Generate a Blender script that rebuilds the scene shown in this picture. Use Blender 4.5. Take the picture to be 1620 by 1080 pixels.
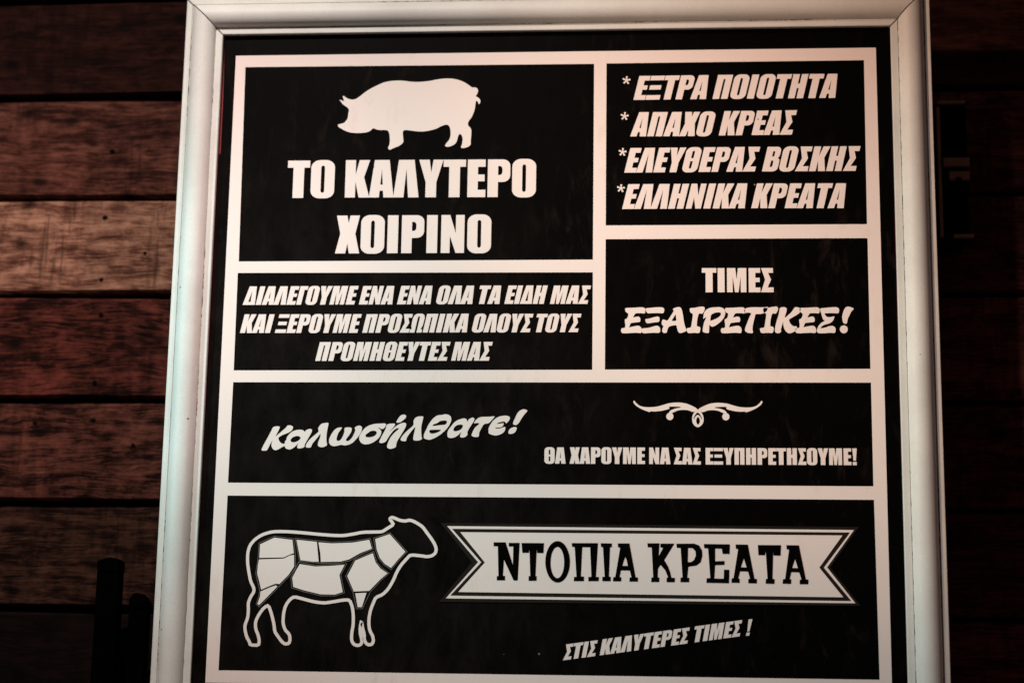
import bpy, math, random
from mathutils import Vector, Matrix
from mathutils.geometry import tessellate_polygon
random.seed(7)
S = bpy.context.scene
for o in list(bpy.data.objects): bpy.data.objects.remove(o)
C = S.collection

# ------------------------------------------------------------------ camera
Z0 = 1.75                                   # height of the sign's reference point above the pavement
EUL = (1.7768925, -0.0160495, 0.0781169)
cd = bpy.data.cameras.new('camera'); cam = bpy.data.objects.new('camera', cd); C.objects.link(cam)
CAM = Vector((0.1236558, -1.5144093, Z0 - 0.3176204))
cam.location = CAM; cam.rotation_euler = EUL
cd.sensor_width = 36; cd.lens = 36 * 2950 / 1620; cd.clip_start = 0.02; cd.clip_end = 60
cd.dof.use_dof = True; cd.dof.focus_distance = 1.53; cd.dof.aperture_fstop = 4.0
S.camera = cam

# ------------------------------------------------------------------ world, lamps, exposure
w = bpy.data.worlds.new('World'); S.world = w; w.use_nodes = True
bg = w.node_tree.nodes['Background']; bg.inputs[0].default_value = (1.0, 0.50, 0.42, 1); bg.inputs[1].default_value = 0.055
S.view_settings.view_transform = 'Standard'; S.view_settings.look = 'None'
S.view_settings.exposure = 0.0; S.view_settings.gamma = 1.0

def aim(o, loc, target):
    o.location = loc
    o.rotation_euler = (Vector(target) - Vector(loc)).to_track_quat('-Z', 'Y').to_euler()
def spot(name, loc, target, power, col, size, blend, rad):
    l = bpy.data.lights.new(name, 'SPOT'); l.energy = power; l.color = col
    l.spot_size = math.radians(size); l.spot_blend = blend; l.shadow_soft_size = rad
    o = bpy.data.objects.new(name, l); C.objects.link(o); aim(o, loc, target); return o
def area(name, loc, target, power, col, sx, sy):
    l = bpy.data.lights.new(name, 'AREA'); l.energy = power; l.color = col; l.shape = 'RECTANGLE'
    l.size = sx; l.size_y = sy
    o = bpy.data.objects.new(name, l); C.objects.link(o); aim(o, loc, target); return o
spot('warm_spot_lamp', (-0.38, -0.940, Z0 + 1.043), (-0.36, 0, Z0 - 0.33), 88, (1.0, 0.845, 0.765), 75, 1.0, 0.02)
spot('amber_fill_spot', (-0.84, -1.16, Z0 + 0.50), (0.32, 0, Z0 + 0.10), 72, (1.0, 0.58, 0.39), 26, 1.0, 0.03)  # unseen fill, added to tint the top right of the sign
spot('cool_spot_lamp', (-1.18, -0.78, Z0 + 0.10), (-0.02, 0, Z0 - 0.03), 42, (0.50, 0.98, 0.98), 28, 1.0, 0.03)
spot('pink_fill_spot', (0.56, -0.80, Z0 + 0.22), (-0.36, 0, Z0 + 0.07), 20, (1.0, 0.58, 0.54), 24, 1.0, 0.02)  # narrow unseen fill, added to turn the left rail's inner slope pink
spot('wall_fill_spot', (-0.95, -0.75, Z0 + 0.50), (-0.42, 0.1, Z0 + 0.075), 10.5, (1.0, 0.53, 0.40), 18, 1.0, 0.02)  # unseen fill, added to brighten the planks left of the sign

# ------------------------------------------------------------------ helpers
CM = cam.rotation_euler.to_matrix()
def P(px, py, y=0.0):
    """point of the vertical plane at depth y that the photograph shows at (px, py)"""
    d = CM @ Vector(((px - 810) / 2950, -(py - 540) / 2950, -1.0))
    k = (y - CAM.y) / d.y
    q = CAM + d * k
    return (q.x, q.z)

def obj(name, me, mat=None, parent=None):
    o = bpy.data.objects.new(name, me); C.objects.link(o)
    if mat: me.materials.append(mat)
    if parent: o.parent = parent
    return o
def thing(name, loc, label, cat, group=None):
    o = bpy.data.objects.new(name, None); C.objects.link(o); o.location = loc; o.empty_display_size = .05
    o['label'] = label; o['category'] = cat
    if group: o['group'] = group
    return o

class MB:
    def __init__(s): s.v = []; s.f = []
    def add(s, vs, fs):
        n = len(s.v); s.v += [tuple(v) for v in vs]; s.f += [tuple(i + n for i in f) for f in fs]
    def box(s, x0, x1, y0, y1, z0, z1, b=0.0):
        """box with chamfered front edges (front is -y)"""
        if b <= 0:
            vs = [(x, y, z) for y in (y0, y1) for x, z in ((x0, z0), (x1, z0), (x1, z1), (x0, z1))]
            s.add(vs, [(0, 1, 2, 3), (7, 6, 5, 4), (1, 0, 4, 5), (2, 1, 5, 6), (3, 2, 6, 7), (0, 3, 7, 4)]); return
        r = [(x0 + b, y0, z0 + b), (x1 - b, y0, z0 + b), (x1 - b, y0, z1 - b), (x0 + b, y0, z1 - b)]
        r += [(x0, y0 + b, z0), (x1, y0 + b, z0), (x1, y0 + b, z1), (x0, y0 + b, z1)]
        r += [(x0, y1, z0), (x1, y1, z0), (x1, y1, z1), (x0, y1, z1)]
        f = [(0, 1, 2, 3), (11, 10, 9, 8)]
        for k in (0, 4):
            for i in range(4):
                j = (i + 1) % 4; f.append((k + j, k + i, k + 4 + i, k + 4 + j))
        s.add(r, f)
    def mesh(s, name):
        me = bpy.data.meshes.new(name); me.from_pydata(s.v, [], s.f); me.validate(); me.update(); return me

# ---- flat print on the poster: loops of (x, z), filled at depth y
class Print:
    def __init__(s, y): s.v = []; s.f = []; s.y = y; s.n = 0
    def fill(s, loops):
        y = s.y - 0.00003 * (s.n % 3); s.n += 1
        L = [[Vector((x, z, 0)) for x, z in l] for l in loops]
        flat = [p for l in L for p in l]
        n = len(s.v)
        s.v += [(p.x, y, p.y) for p in flat]
        for t in tessellate_polygon(L):
            a, b, c = (flat[i] for i in t)
            cr = (b - a).cross(c - a).z
            if abs(cr) < 1e-12: continue
            t = tuple(i + n for i in t)
            s.f.append(t if cr > 0 else t[::-1])
    def stroke(s, pts, wd, closed=True):
        """ribbon of even width along a polyline"""
        N = len(pts); out = []; inn = []
        for i in range(N):
            a = Vector(pts[(i - 1) % N]); b = Vector(pts[i]); c = Vector(pts[(i + 1) % N])
            if not closed and i == 0: a = b - (c - b)
            if not closed and i == N - 1: c = b + (b - a)
            d1 = (b - a).normalized(); d2 = (c - b).normalized()
            n1 = Vector((-d1.y, d1.x)); n2 = Vector((-d2.y, d2.x)); m = (n1 + n2)
            if m.length < .2: m = n1
            m.normalize(); k = min(1 / max(m.dot(n1), .3), 1.6) * wd / 2
            out.append(b + m * k); inn.append(b - m * k)
        y = s.y - 0.00003 * (s.n % 3); s.n += 1; n = len(s.v)
        s.v += [(p.x, y, p.y) for p in out + inn]
        for i in range(N if closed else N - 1):
            j = (i + 1) % N
            q = (n + i, n + j, n + N + j, n + N + i)
            a, b, c = (Vector(s.v[k]) for k in q[:3])
            s.f.append(q if (b - a).cross(c - a).y < 0 else q[::-1])
    def build(s, name, mat, parent, label=None):
        me = bpy.data.meshes.new(name); me.from_pydata(s.v, [], s.f); me.update()
        o = obj(name, me, mat, parent)
        if label: o['label'] = label
        return o

def chaikin(l, n=1):
    for _ in range(n):
        r = []
        for i in range(len(l)):
            a = l[i]; b = l[(i + 1) % len(l)]
            r.append((a[0] * .78 + b[0] * .22, a[1] * .78 + b[1] * .22)); r.append((a[0] * .22 + b[0] * .78, a[1] * .22 + b[1] * .78))
        l = r
    return l
def tr(ox, oy, sc, pts, smooth=1, dx=0, dy=0):
    """points read off an enlarged view of the photograph -> poster plane"""
    l = [(ox + (x + dx) / sc, oy + (y + dy) / sc) for x, y in pts]
    if smooth: l = chaikin(l, smooth)
    return [P(x, y) for x, y in l]
def ell(cx, cy, rx, ry, n=28, a0=0):
    return [(cx + rx * math.cos(a0 + 2 * math.pi * i / n), cy + ry * math.sin(a0 + 2 * math.pi * i / n)) for i in range(n)]

# ------------------------------------------------------------------ materials
def mat(name): 
    m = bpy.data.materials.new(name); m.use_nodes = True
    nt = m.node_tree; b = nt.nodes['Principled BSDF']; return m, nt, b
def N(nt, t, **k):
    n = nt.nodes.new(t)
    for a, v in k.items(): setattr(n, a, v)
    return n
def noise(nt, vec, scale, detail=4, rough=.6, dist=0):
    n = N(nt, 'ShaderNodeTexNoise'); n.inputs['Scale'].default_value = scale; n.inputs['Detail'].default_value = detail
    n.inputs['Roughness'].default_value = rough; n.inputs['Distortion'].default_value = dist
    nt.links.new(vec, n.inputs['Vector']); return n.outputs['Fac']
def ramp(nt, fac, stops):
    r = N(nt, 'ShaderNodeValToRGB'); e = r.color_ramp.elements
    while len(e) < len(stops): e.new(.5)
    for i, (p, c) in enumerate(stops):
        e[i].position = p; e[i].color = (*c, 1) if len(c) == 3 else c
    nt.links.new(fac, r.inputs[0]); return r.outputs[0]
def mapping(nt, vec, sc=(1, 1, 1), loc=(0, 0, 0), rot=(0, 0, 0)):
    n = N(nt, 'ShaderNodeMapping'); n.inputs['Scale'].default_value = sc; n.inputs['Location'].default_value = loc
    n.inputs['Rotation'].default_value = rot
    nt.links.new(vec, n.inputs['Vector']); return n.outputs[0]
def mix(nt, fac, a, b, mode='MIX'):
    n = N(nt, 'ShaderNodeMix', data_type='RGBA', blend_type=mode)
    for i, v in ((0, fac), (6, a), (7, b)):
        if hasattr(v, 'default_value') or hasattr(v, 'is_linked'): nt.links.new(v, n.inputs[i])
        else: n.inputs[i].default_value = v if i == 0 else (*v, 1)
    return n.outputs[2]
def bump(nt, b, h, s, d=.001):
    n = N(nt, 'ShaderNodeBump'); n.inputs['Strength'].default_value = s; n.inputs['Distance'].default_value = d
    nt.links.new(h, n.inputs['Height']); nt.links.new(n.outputs[0], b.inputs['Normal'])
def objco(nt): return N(nt, 'ShaderNodeTexCoord').outputs['Object']

def print_mat(name, base, smudge, amount, rough=.42, light_haze=False):
    m, nt, b = mat(name); co = objco(nt)
    streak = noise(nt, mapping(nt, co, (1, 1, .35)), 75, 6, .7, .5)
    big = noise(nt, co, 7, 3, .5)
    s1 = ramp(nt, streak, [(.54, (0, 0, 0)), (.80, (1, 1, 1))])
    s2 = ramp(nt, big, [(.42, (0, 0, 0)), (.64, (1, 1, 1))])
    k = mix(nt, 1.0, s1, s2, 'MULTIPLY')
    k = mix(nt, 1.0, k, (amount,) * 3, 'MULTIPLY')
    c = mix(nt, k, base, smudge)
    if light_haze:  # soft haze of light at lower left, painted into the black
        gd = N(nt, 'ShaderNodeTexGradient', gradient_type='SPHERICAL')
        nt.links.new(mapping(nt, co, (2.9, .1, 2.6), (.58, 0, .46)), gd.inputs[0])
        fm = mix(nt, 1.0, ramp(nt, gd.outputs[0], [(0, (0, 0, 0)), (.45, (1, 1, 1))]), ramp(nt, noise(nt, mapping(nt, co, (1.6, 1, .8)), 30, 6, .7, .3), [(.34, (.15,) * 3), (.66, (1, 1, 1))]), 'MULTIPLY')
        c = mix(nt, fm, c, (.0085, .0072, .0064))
    # specks of dust
    v = N(nt, 'ShaderNodeTexVoronoi'); v.inputs['Scale'].default_value = 34; nt.links.new(co, v.inputs['Vector'])
    sp = ramp(nt, v.outputs['Distance'], [(.018, (1, 1, 1)), (.030, (0, 0, 0))])
    sel = N(nt, 'ShaderNodeSeparateColor'); nt.links.new(v.outputs['Color'], sel.inputs[0])
    s3 = ramp(nt, sel.outputs[0], [(.80, (0, 0, 0)), (.82, (1, 1, 1))])
    spk = mix(nt, 1.0, sp, s3, 'MULTIPLY')
    c = mix(nt, spk, c, (.22, .18, .15))
    nt.links.new(c, b.inputs['Base Color'])
    r = ramp(nt, streak, [(.3, (rough - .05,) * 3), (.8, (rough + .14,) * 3)])
    nt.links.new(r, b.inputs['Roughness']); b.inputs['Specular IOR Level'].default_value = .02
    bump(nt, b, noise(nt, co, 9, 2), .05, .01)
    return m
M_black = print_mat('black_poster_vinyl', (.0016, .0015, .0014), (.040, .026, .020), .5, light_haze=True)
M_pale = print_mat('pale_printed_ink', (.80, .725, .69), (.68, .56, .47), .9, .5)
M_bannerbrown = print_mat('dark_brown_printed_ink', (.018, .014, .012), (.05, .032, .024), .5)
M_greyline = print_mat('grey_printed_ink', (.16, .14, .125), (.2, .17, .15), .3)
M_black2 = print_mat('black_printed_ink', (.0016, .0015, .0014), (.02, .015, .012), .4)

def frame_mat():
    m, nt, b = mat('satin_silver_white_metal'); co = objco(nt)
    g = noise(nt, co, 900, 2, .6); st = noise(nt, mapping(nt, co, (1, 1, 1)), 14, 4, .6)
    c = mix(nt, ramp(nt, st, [(.35, (0, 0, 0)), (.75, (1, 1, 1))]), (.72, .775, .755), (.58, .62, .60))
    c = mix(nt, ramp(nt, g, [(.3, (0, 0, 0)), (.7, (.22,) * 3)]), c, (.40, .37, .33))
    v = N(nt, 'ShaderNodeTexVoronoi'); v.inputs['Scale'].default_value = 75; nt.links.new(co, v.inputs['Vector'])
    sp = ramp(nt, v.outputs['Distance'], [(.05, (1, 1, 1)), (.085, (0, 0, 0))])
    sel = N(nt, 'ShaderNodeSeparateColor'); nt.links.new(v.outputs['Color'], sel.inputs[0])
    s3 = ramp(nt, sel.outputs[0], [(.90, (0, 0, 0)), (.91, (1, 1, 1))])
    c = mix(nt, mix(nt, 1.0, sp, s3, 'MULTIPLY'), c, (.05, .03, .02))
    nt.links.new(c, b.inputs['Base Color'])
    b.inputs['Metallic'].default_value = 0.0; b.inputs['Roughness'].default_value = .5; b.inputs['Specular IOR Level'].default_value = .25
    bump(nt, b, g, .12, .0004); return m
M_frame = frame_mat()
def grime_mat():
    m, nt, b = mat('grimy_groove'); co = objco(nt)
    n = noise(nt, co, 160, 6, .75); l = noise(nt, co, 11, 3)
    k = mix(nt, 1.0, ramp(nt, n, [(.48, (0, 0, 0)), (.60, (1, 1, 1))]), ramp(nt, l, [(.44, (0, 0, 0)), (.56, (1, 1, 1))]), 'MULTIPLY')
    nt.links.new(mix(nt, k, (.66, .68, .65), (.04, .025, .015)), b.inputs['Base Color']); b.inputs['Roughness'].default_value = .7
    return m
M_grime = grime_mat()
def plain(name, c, rough=.6, spec=.4, sc=40, var=.35):
    m, nt, b = mat(name); co = objco(nt)
    n = noise(nt, co, sc, 5)
    nt.links.new(mix(nt, ramp(nt, n, [(.3, (0, 0, 0)), (.75, (1, 1, 1))]), c, tuple(x * (1 - var) for x in c)), b.inputs['Base Color'])
    b.inputs['Roughness'].default_value = rough; b.inputs['Specular IOR Level'].default_value = spec
    bump(nt, b, n, .2, .002); return m
M_red = plain('red_liner_card', (.26, .003, .008), .6)
M_dark = plain('dark_joint', (.012, .009, .007), .8)
M_gap = plain('blackened_batten', (.006, .005, .004), .9)
M_post = plain('black_painted_iron', (.0012, .0012, .0012), .9, .0)
M_box = plain('dark_brown_painted_metal', (.006, .005, .0045), .7, .2)
M_trim = plain('worn_bronze_trim', (.28, .20, .14), .6, .3)
M_nail = plain('rusty_iron', (.006, .003, .002), .9, .1)

def wood(name, dark, light, seed, scratch=.5):
    m, nt, b = mat(name); co = objco(nt)
    c0 = mapping(nt, co, (1, 1, 1), (seed * 3.7, seed * 1.3, seed * 2.1))
    warp = noise(nt, mapping(nt, c0, (2.2, 1, 7)), 2.2, 3)
    wv = N(nt, 'ShaderNodeVectorMath', operation='MULTIPLY_ADD')
    nt.links.new(warp, wv.inputs[0]); wv.inputs[1].default_value = (0, 0, .035); nt.links.new(c0, wv.inputs[2])
    grain = noise(nt, mapping(nt, wv.outputs[0], (6, 6, 110)), 3.6, 12, .80, .3)
    fine = noise(nt, mapping(nt, wv.outputs[0], (14, 14, 420)), 3.0, 6, .75)
    patch = noise(nt, mapping(nt, wv.outputs[0], (4.5, 1, 24)), 2.6, 9, .70, .5)
    blot = noise(nt, mapping(nt, c0, (26, 1, 38)), 2.5, 8, .72)
    # cross saw marks in a few upright clusters
    saw = noise(nt, mapping(nt, c0, (60, 1, 5)), 3.0, 4, .6)
    clus = noise(nt, mapping(nt, c0, (6, 1, 2)), 2.0, 1)
    sm = mix(nt, 1.0, ramp(nt, saw, [(.51, (0, 0, 0)), (.60, (1, 1, 1))]), ramp(nt, clus, [(.47, (0, 0, 0)), (.56, (1, 1, 1))]), 'MULTIPLY')
    f = mix(nt, .50, grain, patch); f = mix(nt, .30, f, blot); f = mix(nt, .26, f, fine)
    c = ramp(nt, f, [(.42, tuple(x * .22 for x in dark)), (.475, dark), (.525, tuple((a + d) / 2 for a, d in zip(dark, light))), (.595, light)])
    crk = noise(nt, mapping(nt, wv.outputs[0], (2.6, 2.6, 60)), 3.0, 3, .5, .2)     # drying cracks along the grain
    ck = ramp(nt, crk, [(.492, (0, 0, 0)), (.4995, (1, 1, 1)), (.507, (0, 0, 0))])
    ckm = ramp(nt, noise(nt, mapping(nt, c0, (8, 1, 26)), 2.0, 2), [(.50, (0, 0, 0)), (.60, (1, 1, 1))])
    c = mix(nt, mix(nt, 1.0, mix(nt, 1.0, ck, ckm, 'MULTIPLY'), (.85,) * 3, 'MULTIPLY'), c, tuple(x * .12 for x in dark))
    sm2 = mix(nt, 1.0, sm, (scratch,) * 3, 'MULTIPLY')
    c = mix(nt, sm2, c, tuple(x * .22 for x in dark))
    # knots
    v = N(nt, 'ShaderNodeTexVoronoi'); v.inputs['Scale'].default_value = 8.5
    v.voronoi_dimensions = '2D'; sx_ = N(nt, 'ShaderNodeSeparateXYZ'); cx_ = N(nt, 'ShaderNodeCombineXYZ')
    nt.links.new(mapping(nt, wv.outputs[0], (1, 1, 1.8)), sx_.inputs[0]); nt.links.new(sx_.outputs[0], cx_.inputs[0]); nt.links.new(sx_.outputs[2], cx_.inputs[1])
    nt.links.new(cx_.outputs[0], v.inputs['Vector'])
    kn = ramp(nt, v.outputs['Distance'], [(.025, (1, 1, 1)), (.085, (.25, .25, .25)), (.14, (0, 0, 0))])
    c = mix(nt, mix(nt, 1.0, kn, (.85,) * 3, 'MULTIPLY'), c, tuple(x * .12 for x in dark))
    nt.links.new(c, b.inputs['Base Color'])
    b.inputs['Roughness'].default_value = .85; b.inputs['Specular IOR Level'].default_value = .08
    bump(nt, b, f, .55, .004); return m

# ------------------------------------------------------------------ plank wall
YW = 0.105                                   # front face of the planks
wall = thing('plank_wall', (0, YW, Z0), 'dark reddish brown wall of rough horizontal wooden planks behind the framed sign', 'wall')
# joint heights read at the left edge and carried across
joints_l = [3, 157, 315.3, 468.5, 632.5, 796, 963]
zj = [P(0, y, YW)[1] - Z0 for y in joints_l]
pitch = (zj[0] - zj[-1]) / 6
zs = [zj[0] + pitch * 2, zj[0] + pitch] + zj + [zj[-1] - pitch * k for k in (1, 2, 3, 4)]
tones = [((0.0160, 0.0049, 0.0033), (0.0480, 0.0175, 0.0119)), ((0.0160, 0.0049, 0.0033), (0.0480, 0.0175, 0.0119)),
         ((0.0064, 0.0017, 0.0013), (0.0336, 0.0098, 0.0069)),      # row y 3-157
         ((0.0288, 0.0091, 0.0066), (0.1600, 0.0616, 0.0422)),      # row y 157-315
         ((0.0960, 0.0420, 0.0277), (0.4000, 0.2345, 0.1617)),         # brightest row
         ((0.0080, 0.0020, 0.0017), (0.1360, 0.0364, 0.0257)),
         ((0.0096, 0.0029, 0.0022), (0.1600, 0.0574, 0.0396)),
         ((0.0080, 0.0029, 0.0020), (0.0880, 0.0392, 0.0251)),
         ((0.0024, 0.0013, 0.0009), (0.0096, 0.0042, 0.0030)),  # this row and those below: shade put into the plank colour
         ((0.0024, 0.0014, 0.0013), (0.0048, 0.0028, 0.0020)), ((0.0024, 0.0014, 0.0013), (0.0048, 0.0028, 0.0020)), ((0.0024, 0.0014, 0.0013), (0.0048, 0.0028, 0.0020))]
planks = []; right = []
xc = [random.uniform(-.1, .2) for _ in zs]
dark_tones = [((.035, .010, .008), (.15, .050, .040)), ((.030, .009, .007), (.13, .045, .036)), ((.040, .012, .010), (.19, .065, .052))]  # right-hand planks: the sign's shadow is partly put into their colour
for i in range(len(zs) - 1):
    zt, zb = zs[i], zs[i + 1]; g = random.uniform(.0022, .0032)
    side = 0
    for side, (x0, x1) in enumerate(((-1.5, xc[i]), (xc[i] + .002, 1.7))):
     m = MB(); n = 40; dy = random.uniform(-.0015, .0015)
     prof = [(0, .018), (0, .003), (.0022, .0)]
     rings = []
     ph = random.random() * 9
     for k in range(n + 1):
         x = x0 + (x1 - x0) * k / n
         top = zt - g + .0009 * math.sin(x * 5 + ph) + .0005 * math.sin(x * 23 + ph * 3); bot = zb + g + .0009 * math.sin(x * 4.3 + ph * 2) + .0005 * math.sin(x * 19 + ph)
         ring = []
         for a, y in prof: ring.append((x, y + dy, bot + a))
         for a, y in reversed(prof): ring.append((x, y + dy, top - a))
         rings.append(ring)
     L = len(rings[0]); vs = [v for r in rings for v in r]; fs = []
     for k in range(n):
         for j in range(L):
             j2 = (j + 1) % L; fs.append((k * L + j, (k + 1) * L + j, (k + 1) * L + j2, k * L + j2))
     fs.append(tuple(range(L))); fs.append(tuple(n * L + j for j in reversed(range(L))))
     m.add(vs, fs)
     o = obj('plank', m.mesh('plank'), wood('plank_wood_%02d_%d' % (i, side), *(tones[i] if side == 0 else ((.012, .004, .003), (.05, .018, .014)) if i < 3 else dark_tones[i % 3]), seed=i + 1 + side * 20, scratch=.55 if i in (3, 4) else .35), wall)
     planks.append(o) if side == 0 else right.append(o)
m = MB(); m.box(-1.5, 1.7, .0195, .03, zs[-1], zs[0]); obj('backing_board', m.mesh('backing_board'), M_gap, wall)
# nail heads sunk in the planks
nail_me = None
for px, py in ((167, 345), (161, 443), (160, 497), (150, 604), (230, 401), (148, 664), (211, 704), (178, 239), (56, 668), (1601, 438)):
    x, z = P(px, py, YW); z -= Z0
    row = max(k for k in range(len(zs) - 1) if zs[k] >= z)
    if nail_me is None:
        mm = MB(); c = ell(0, 0, .0021, .0019, 12); c2 = ell(0, 0, .0015, .0013, 12)
        mm.add([(a, .0, b) for a, b in c] + [(a, -.0009, b) for a, b in c2],
               [(i, (i + 1) % 12, 12 + (i + 1) % 12, 12 + i) for i in range(12)] + [tuple(range(12, 24))])
        nail_me = mm.mesh('nail'); nail_me.materials.append(M_nail)
    o = bpy.data.objects.new('nail', nail_me); C.objects.link(o); o.parent = planks[row] if x < 0 else right[row]
    o.location = (x, -.0015 , z); o.scale = (random.uniform(.8, 1.3), 1, random.uniform(.8, 1.2))

# ------------------------------------------------------------------ the framed sign
UL, UR, VT, VB = -0.2566, 0.3174, 0.2719, -0.545      # opening of the frame
W = 0.0331                                            # rail width
sign = thing('framed_sign', (0, 0, Z0), 'black poster with white Greek lettering in a silver white frame on the plank wall', 'sign')
def rail_profile():
    p = [(0, .014), (0, -.0045), (.0006, -.0052), (.0050, -.0052), (.0053, -.0040), (.0056, -.0040)]
    n = 18; a0, a1 = .0058, .0268
    half = (a1 - a0) / 2; hh = .0088; R = (half * half + hh * hh) / (2 * hh); A = math.asin(half / R)
    for i in range(n + 1):
        t = -A + 2 * A * i / n
        p.append((a0 + half + R * math.sin(t), -.0050 - (R * math.cos(t) - (R - hh))))
    p += [(.0270, -.0042), (.0273, -.0042), (.0275, -.0048), (W - .0005, -.0048), (W, -.0043), (W, -.0006), (W - .004, -.0006), (W - .004, .014)]
    return p
PROF = rail_profile()
def rail(side, gap=.0007):
    m = MB(); vs = []
    for s, y in PROF:
        o_ = W - s
        if side in 'TB':
            xs = (UL - o_ + gap, UR + o_ - gap); z = VT + o_ if side == 'T' else VB - o_
            vs += [(xs[0], y, z), (xs[1], y, z)]
        else:
            z2 = (VB - o_ + gap, VT + o_ - gap); x = UL - o_ if side == 'L' else UR + o_
            vs += [(x, y, z2[0]), (x, y, z2[1])]
    n = len(PROF); fs = []
    for i in range(n):
        j = (i + 1) % n; fs.append((2 * i, 2 * i + 1, 2 * j + 1, 2 * j))
    fs.append(tuple(2 * i for i in reversed(range(n)))); fs.append(tuple(2 * i + 1 for i in range(n)))
    if side in 'TR' : pass
    m.add(vs, fs); me = m.mesh('rail')
    import bmesh
    bm = bmesh.new(); bm.from_mesh(me); bmesh.ops.recalc_face_normals(bm, faces=bm.faces); bm.to_mesh(me); bm.free()
    for p_ in me.polygons: p_.use_smooth = True
    me.set_sharp_from_angle(angle=math.radians(24))
    me.materials.append(M_frame); me.materials.append(M_grime)
    for p_ in me.polygons:
        ks = sorted({v_ // 2 for v_ in p_.vertices})
        if len(ks) == 2 and ks in ([3, 4], [4, 5], [5, 6], [24, 25], [25, 26]): p_.material_index = 1
    o = obj('rail', me, None, sign); return o
for sd, lab in (('T', 'top rail of the frame, bright above and shaded below'), ('L', 'left rail, mint white and pinkish'), ('R', 'right rail, brightest beside the poster'), ('B', None)):
    o = rail(sd)
    if lab: o['label'] = lab
# dark fillet seen in the mitre joints, and the back of the frame
for cx, cz, sx, sz in ((UL, VT, -1, 1), (UR, VT, 1, 1), (UL, VB, -1, -1), (UR, VB, 1, -1)):
    d = .0011; m = MB()                      # one stepped blade standing in the mitre
    st_ = [(.0012, -.0034), (.0050, -.0034), (.0060, -.0030), (.0268, -.0030), (W - .0008, -.0030)]
    vs = []
    for s0, y0 in st_:
        a = W - s0
        for e in (-d, d): vs += [(cx + sx * a + e, y0, cz + sz * a), (cx + sx * a + e, .012, cz + sz * a)]
    fs = []
    for i in range(len(st_) - 1):
        k = 4 * i; q = k + 4
        fs += [(k, q, q + 2, k + 2), (k + 1, k + 3, q + 3, q + 1), (k, k + 1, q + 1, q), (k + 2, q + 2, q + 3, k + 3)]
    fs += [(0, 2, 3, 1), (4 * len(st_) - 4, 4 * len(st_) - 3, 4 * len(st_) - 1, 4 * len(st_) - 2)]
    m.add(vs, fs); obj('corner_key', m.mesh('corner_key'), M_dark, sign)
m = MB(); m.box(UL - .028, UR + .028, .0035, .0135, VB - .028, VT + .028); obj('back_panel', m.mesh('back_panel'), M_gap, sign)
for x in (-.12, .18):
    m = MB(); m.box(x - .02, x + .02, .0142, YW - .0018, VB, VT - .02); obj('wall_batten', m.mesh('wall_batten'), M_gap, sign)
m = MB(); m.box(UL - .004, UR + .004, .0012, .0024, VB - .003, VT + .003); o = obj('liner_sheet', m.mesh('liner_sheet'), M_red, sign); o['label'] = 'red sheet showing as a thin line beside the poster'

# poster sheet: its edges stop a hair short of the rails, so the red liner shows
def zz(py): return P(350, py)[1] - Z0
pl = [(UL + .0007, VT + .003), (UL + .0019, zz(150)), (UL + .0021, zz(243)), (UL + .0010, zz(244)), (UL + .0010, zz(520)), (UL + .0007, zz(700)),
      (UL + .0001, zz(840)), (UL - .001, zz(960)), (UL - .001, VB - .003), (UR + .002, VB - .003), (UR + .0005, zz(900)), (UR - .0007, zz(700)), (UR - .0009, zz(400)), (UR - .0004, zz(180)), (UR + .001, zz(120)), (UR + .001, VT + .003)]
poster = Print(0.0); poster.fill([pl])
me = bpy.data.meshes.new('poster'); me.from_pydata(poster.v, [], poster.f)
poster = obj('poster', me, M_black, sign)
sol = poster.modifiers.new('thickness', 'SOLIDIFY'); sol.thickness = .0004; sol.offset = -1

def L0(pts):   # world (x, z) -> sign local
    return [(x, z - Z0) for x, z in pts]
def Q(*a, **k): return L0(tr(*a, **k))
def PX(pts): return L0([P(x, y) for x, y in pts])

LV1, LV2, LV3, LV4, LV5 = -.0007, -.0010, -.0013, -.0016, -.0019
# pale grid with six dark fields
bx0, bx1, bt = -.2451, .3051, .2537
def rows(px, py): return PX([(px, py)])[0]
g = Print(LV1)
outer = [(bx0, bt), (bx1, bt), (bx1, -.2825), (bx0, -.2825)]
fields = [[(388.5, 107), (940, 101.8), (938, 411), (378, 414)], [(376.5, 432), (938, 431), (937, 585), (370, 586)],
          [(959.5, 101.2), (1366.7, 96), (1371.5, 355), (958.3, 357)], [(958.2, 378.7), (1372.3, 377), (1377, 583.5), (957, 584.7)],
          [(369.2, 604.5), (1377.8, 605.2), (1381.6, 769), (361, 763.3)], [(360.3, 783.5), (1382.6, 790.3), (1391.5, 1074.5), (346, 1059.5)]]
g.fill([outer] + [PX(f) for f in fields])
g.build('printed_border', M_pale, poster, 'pale printed border dividing the poster into six black fields')

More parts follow.
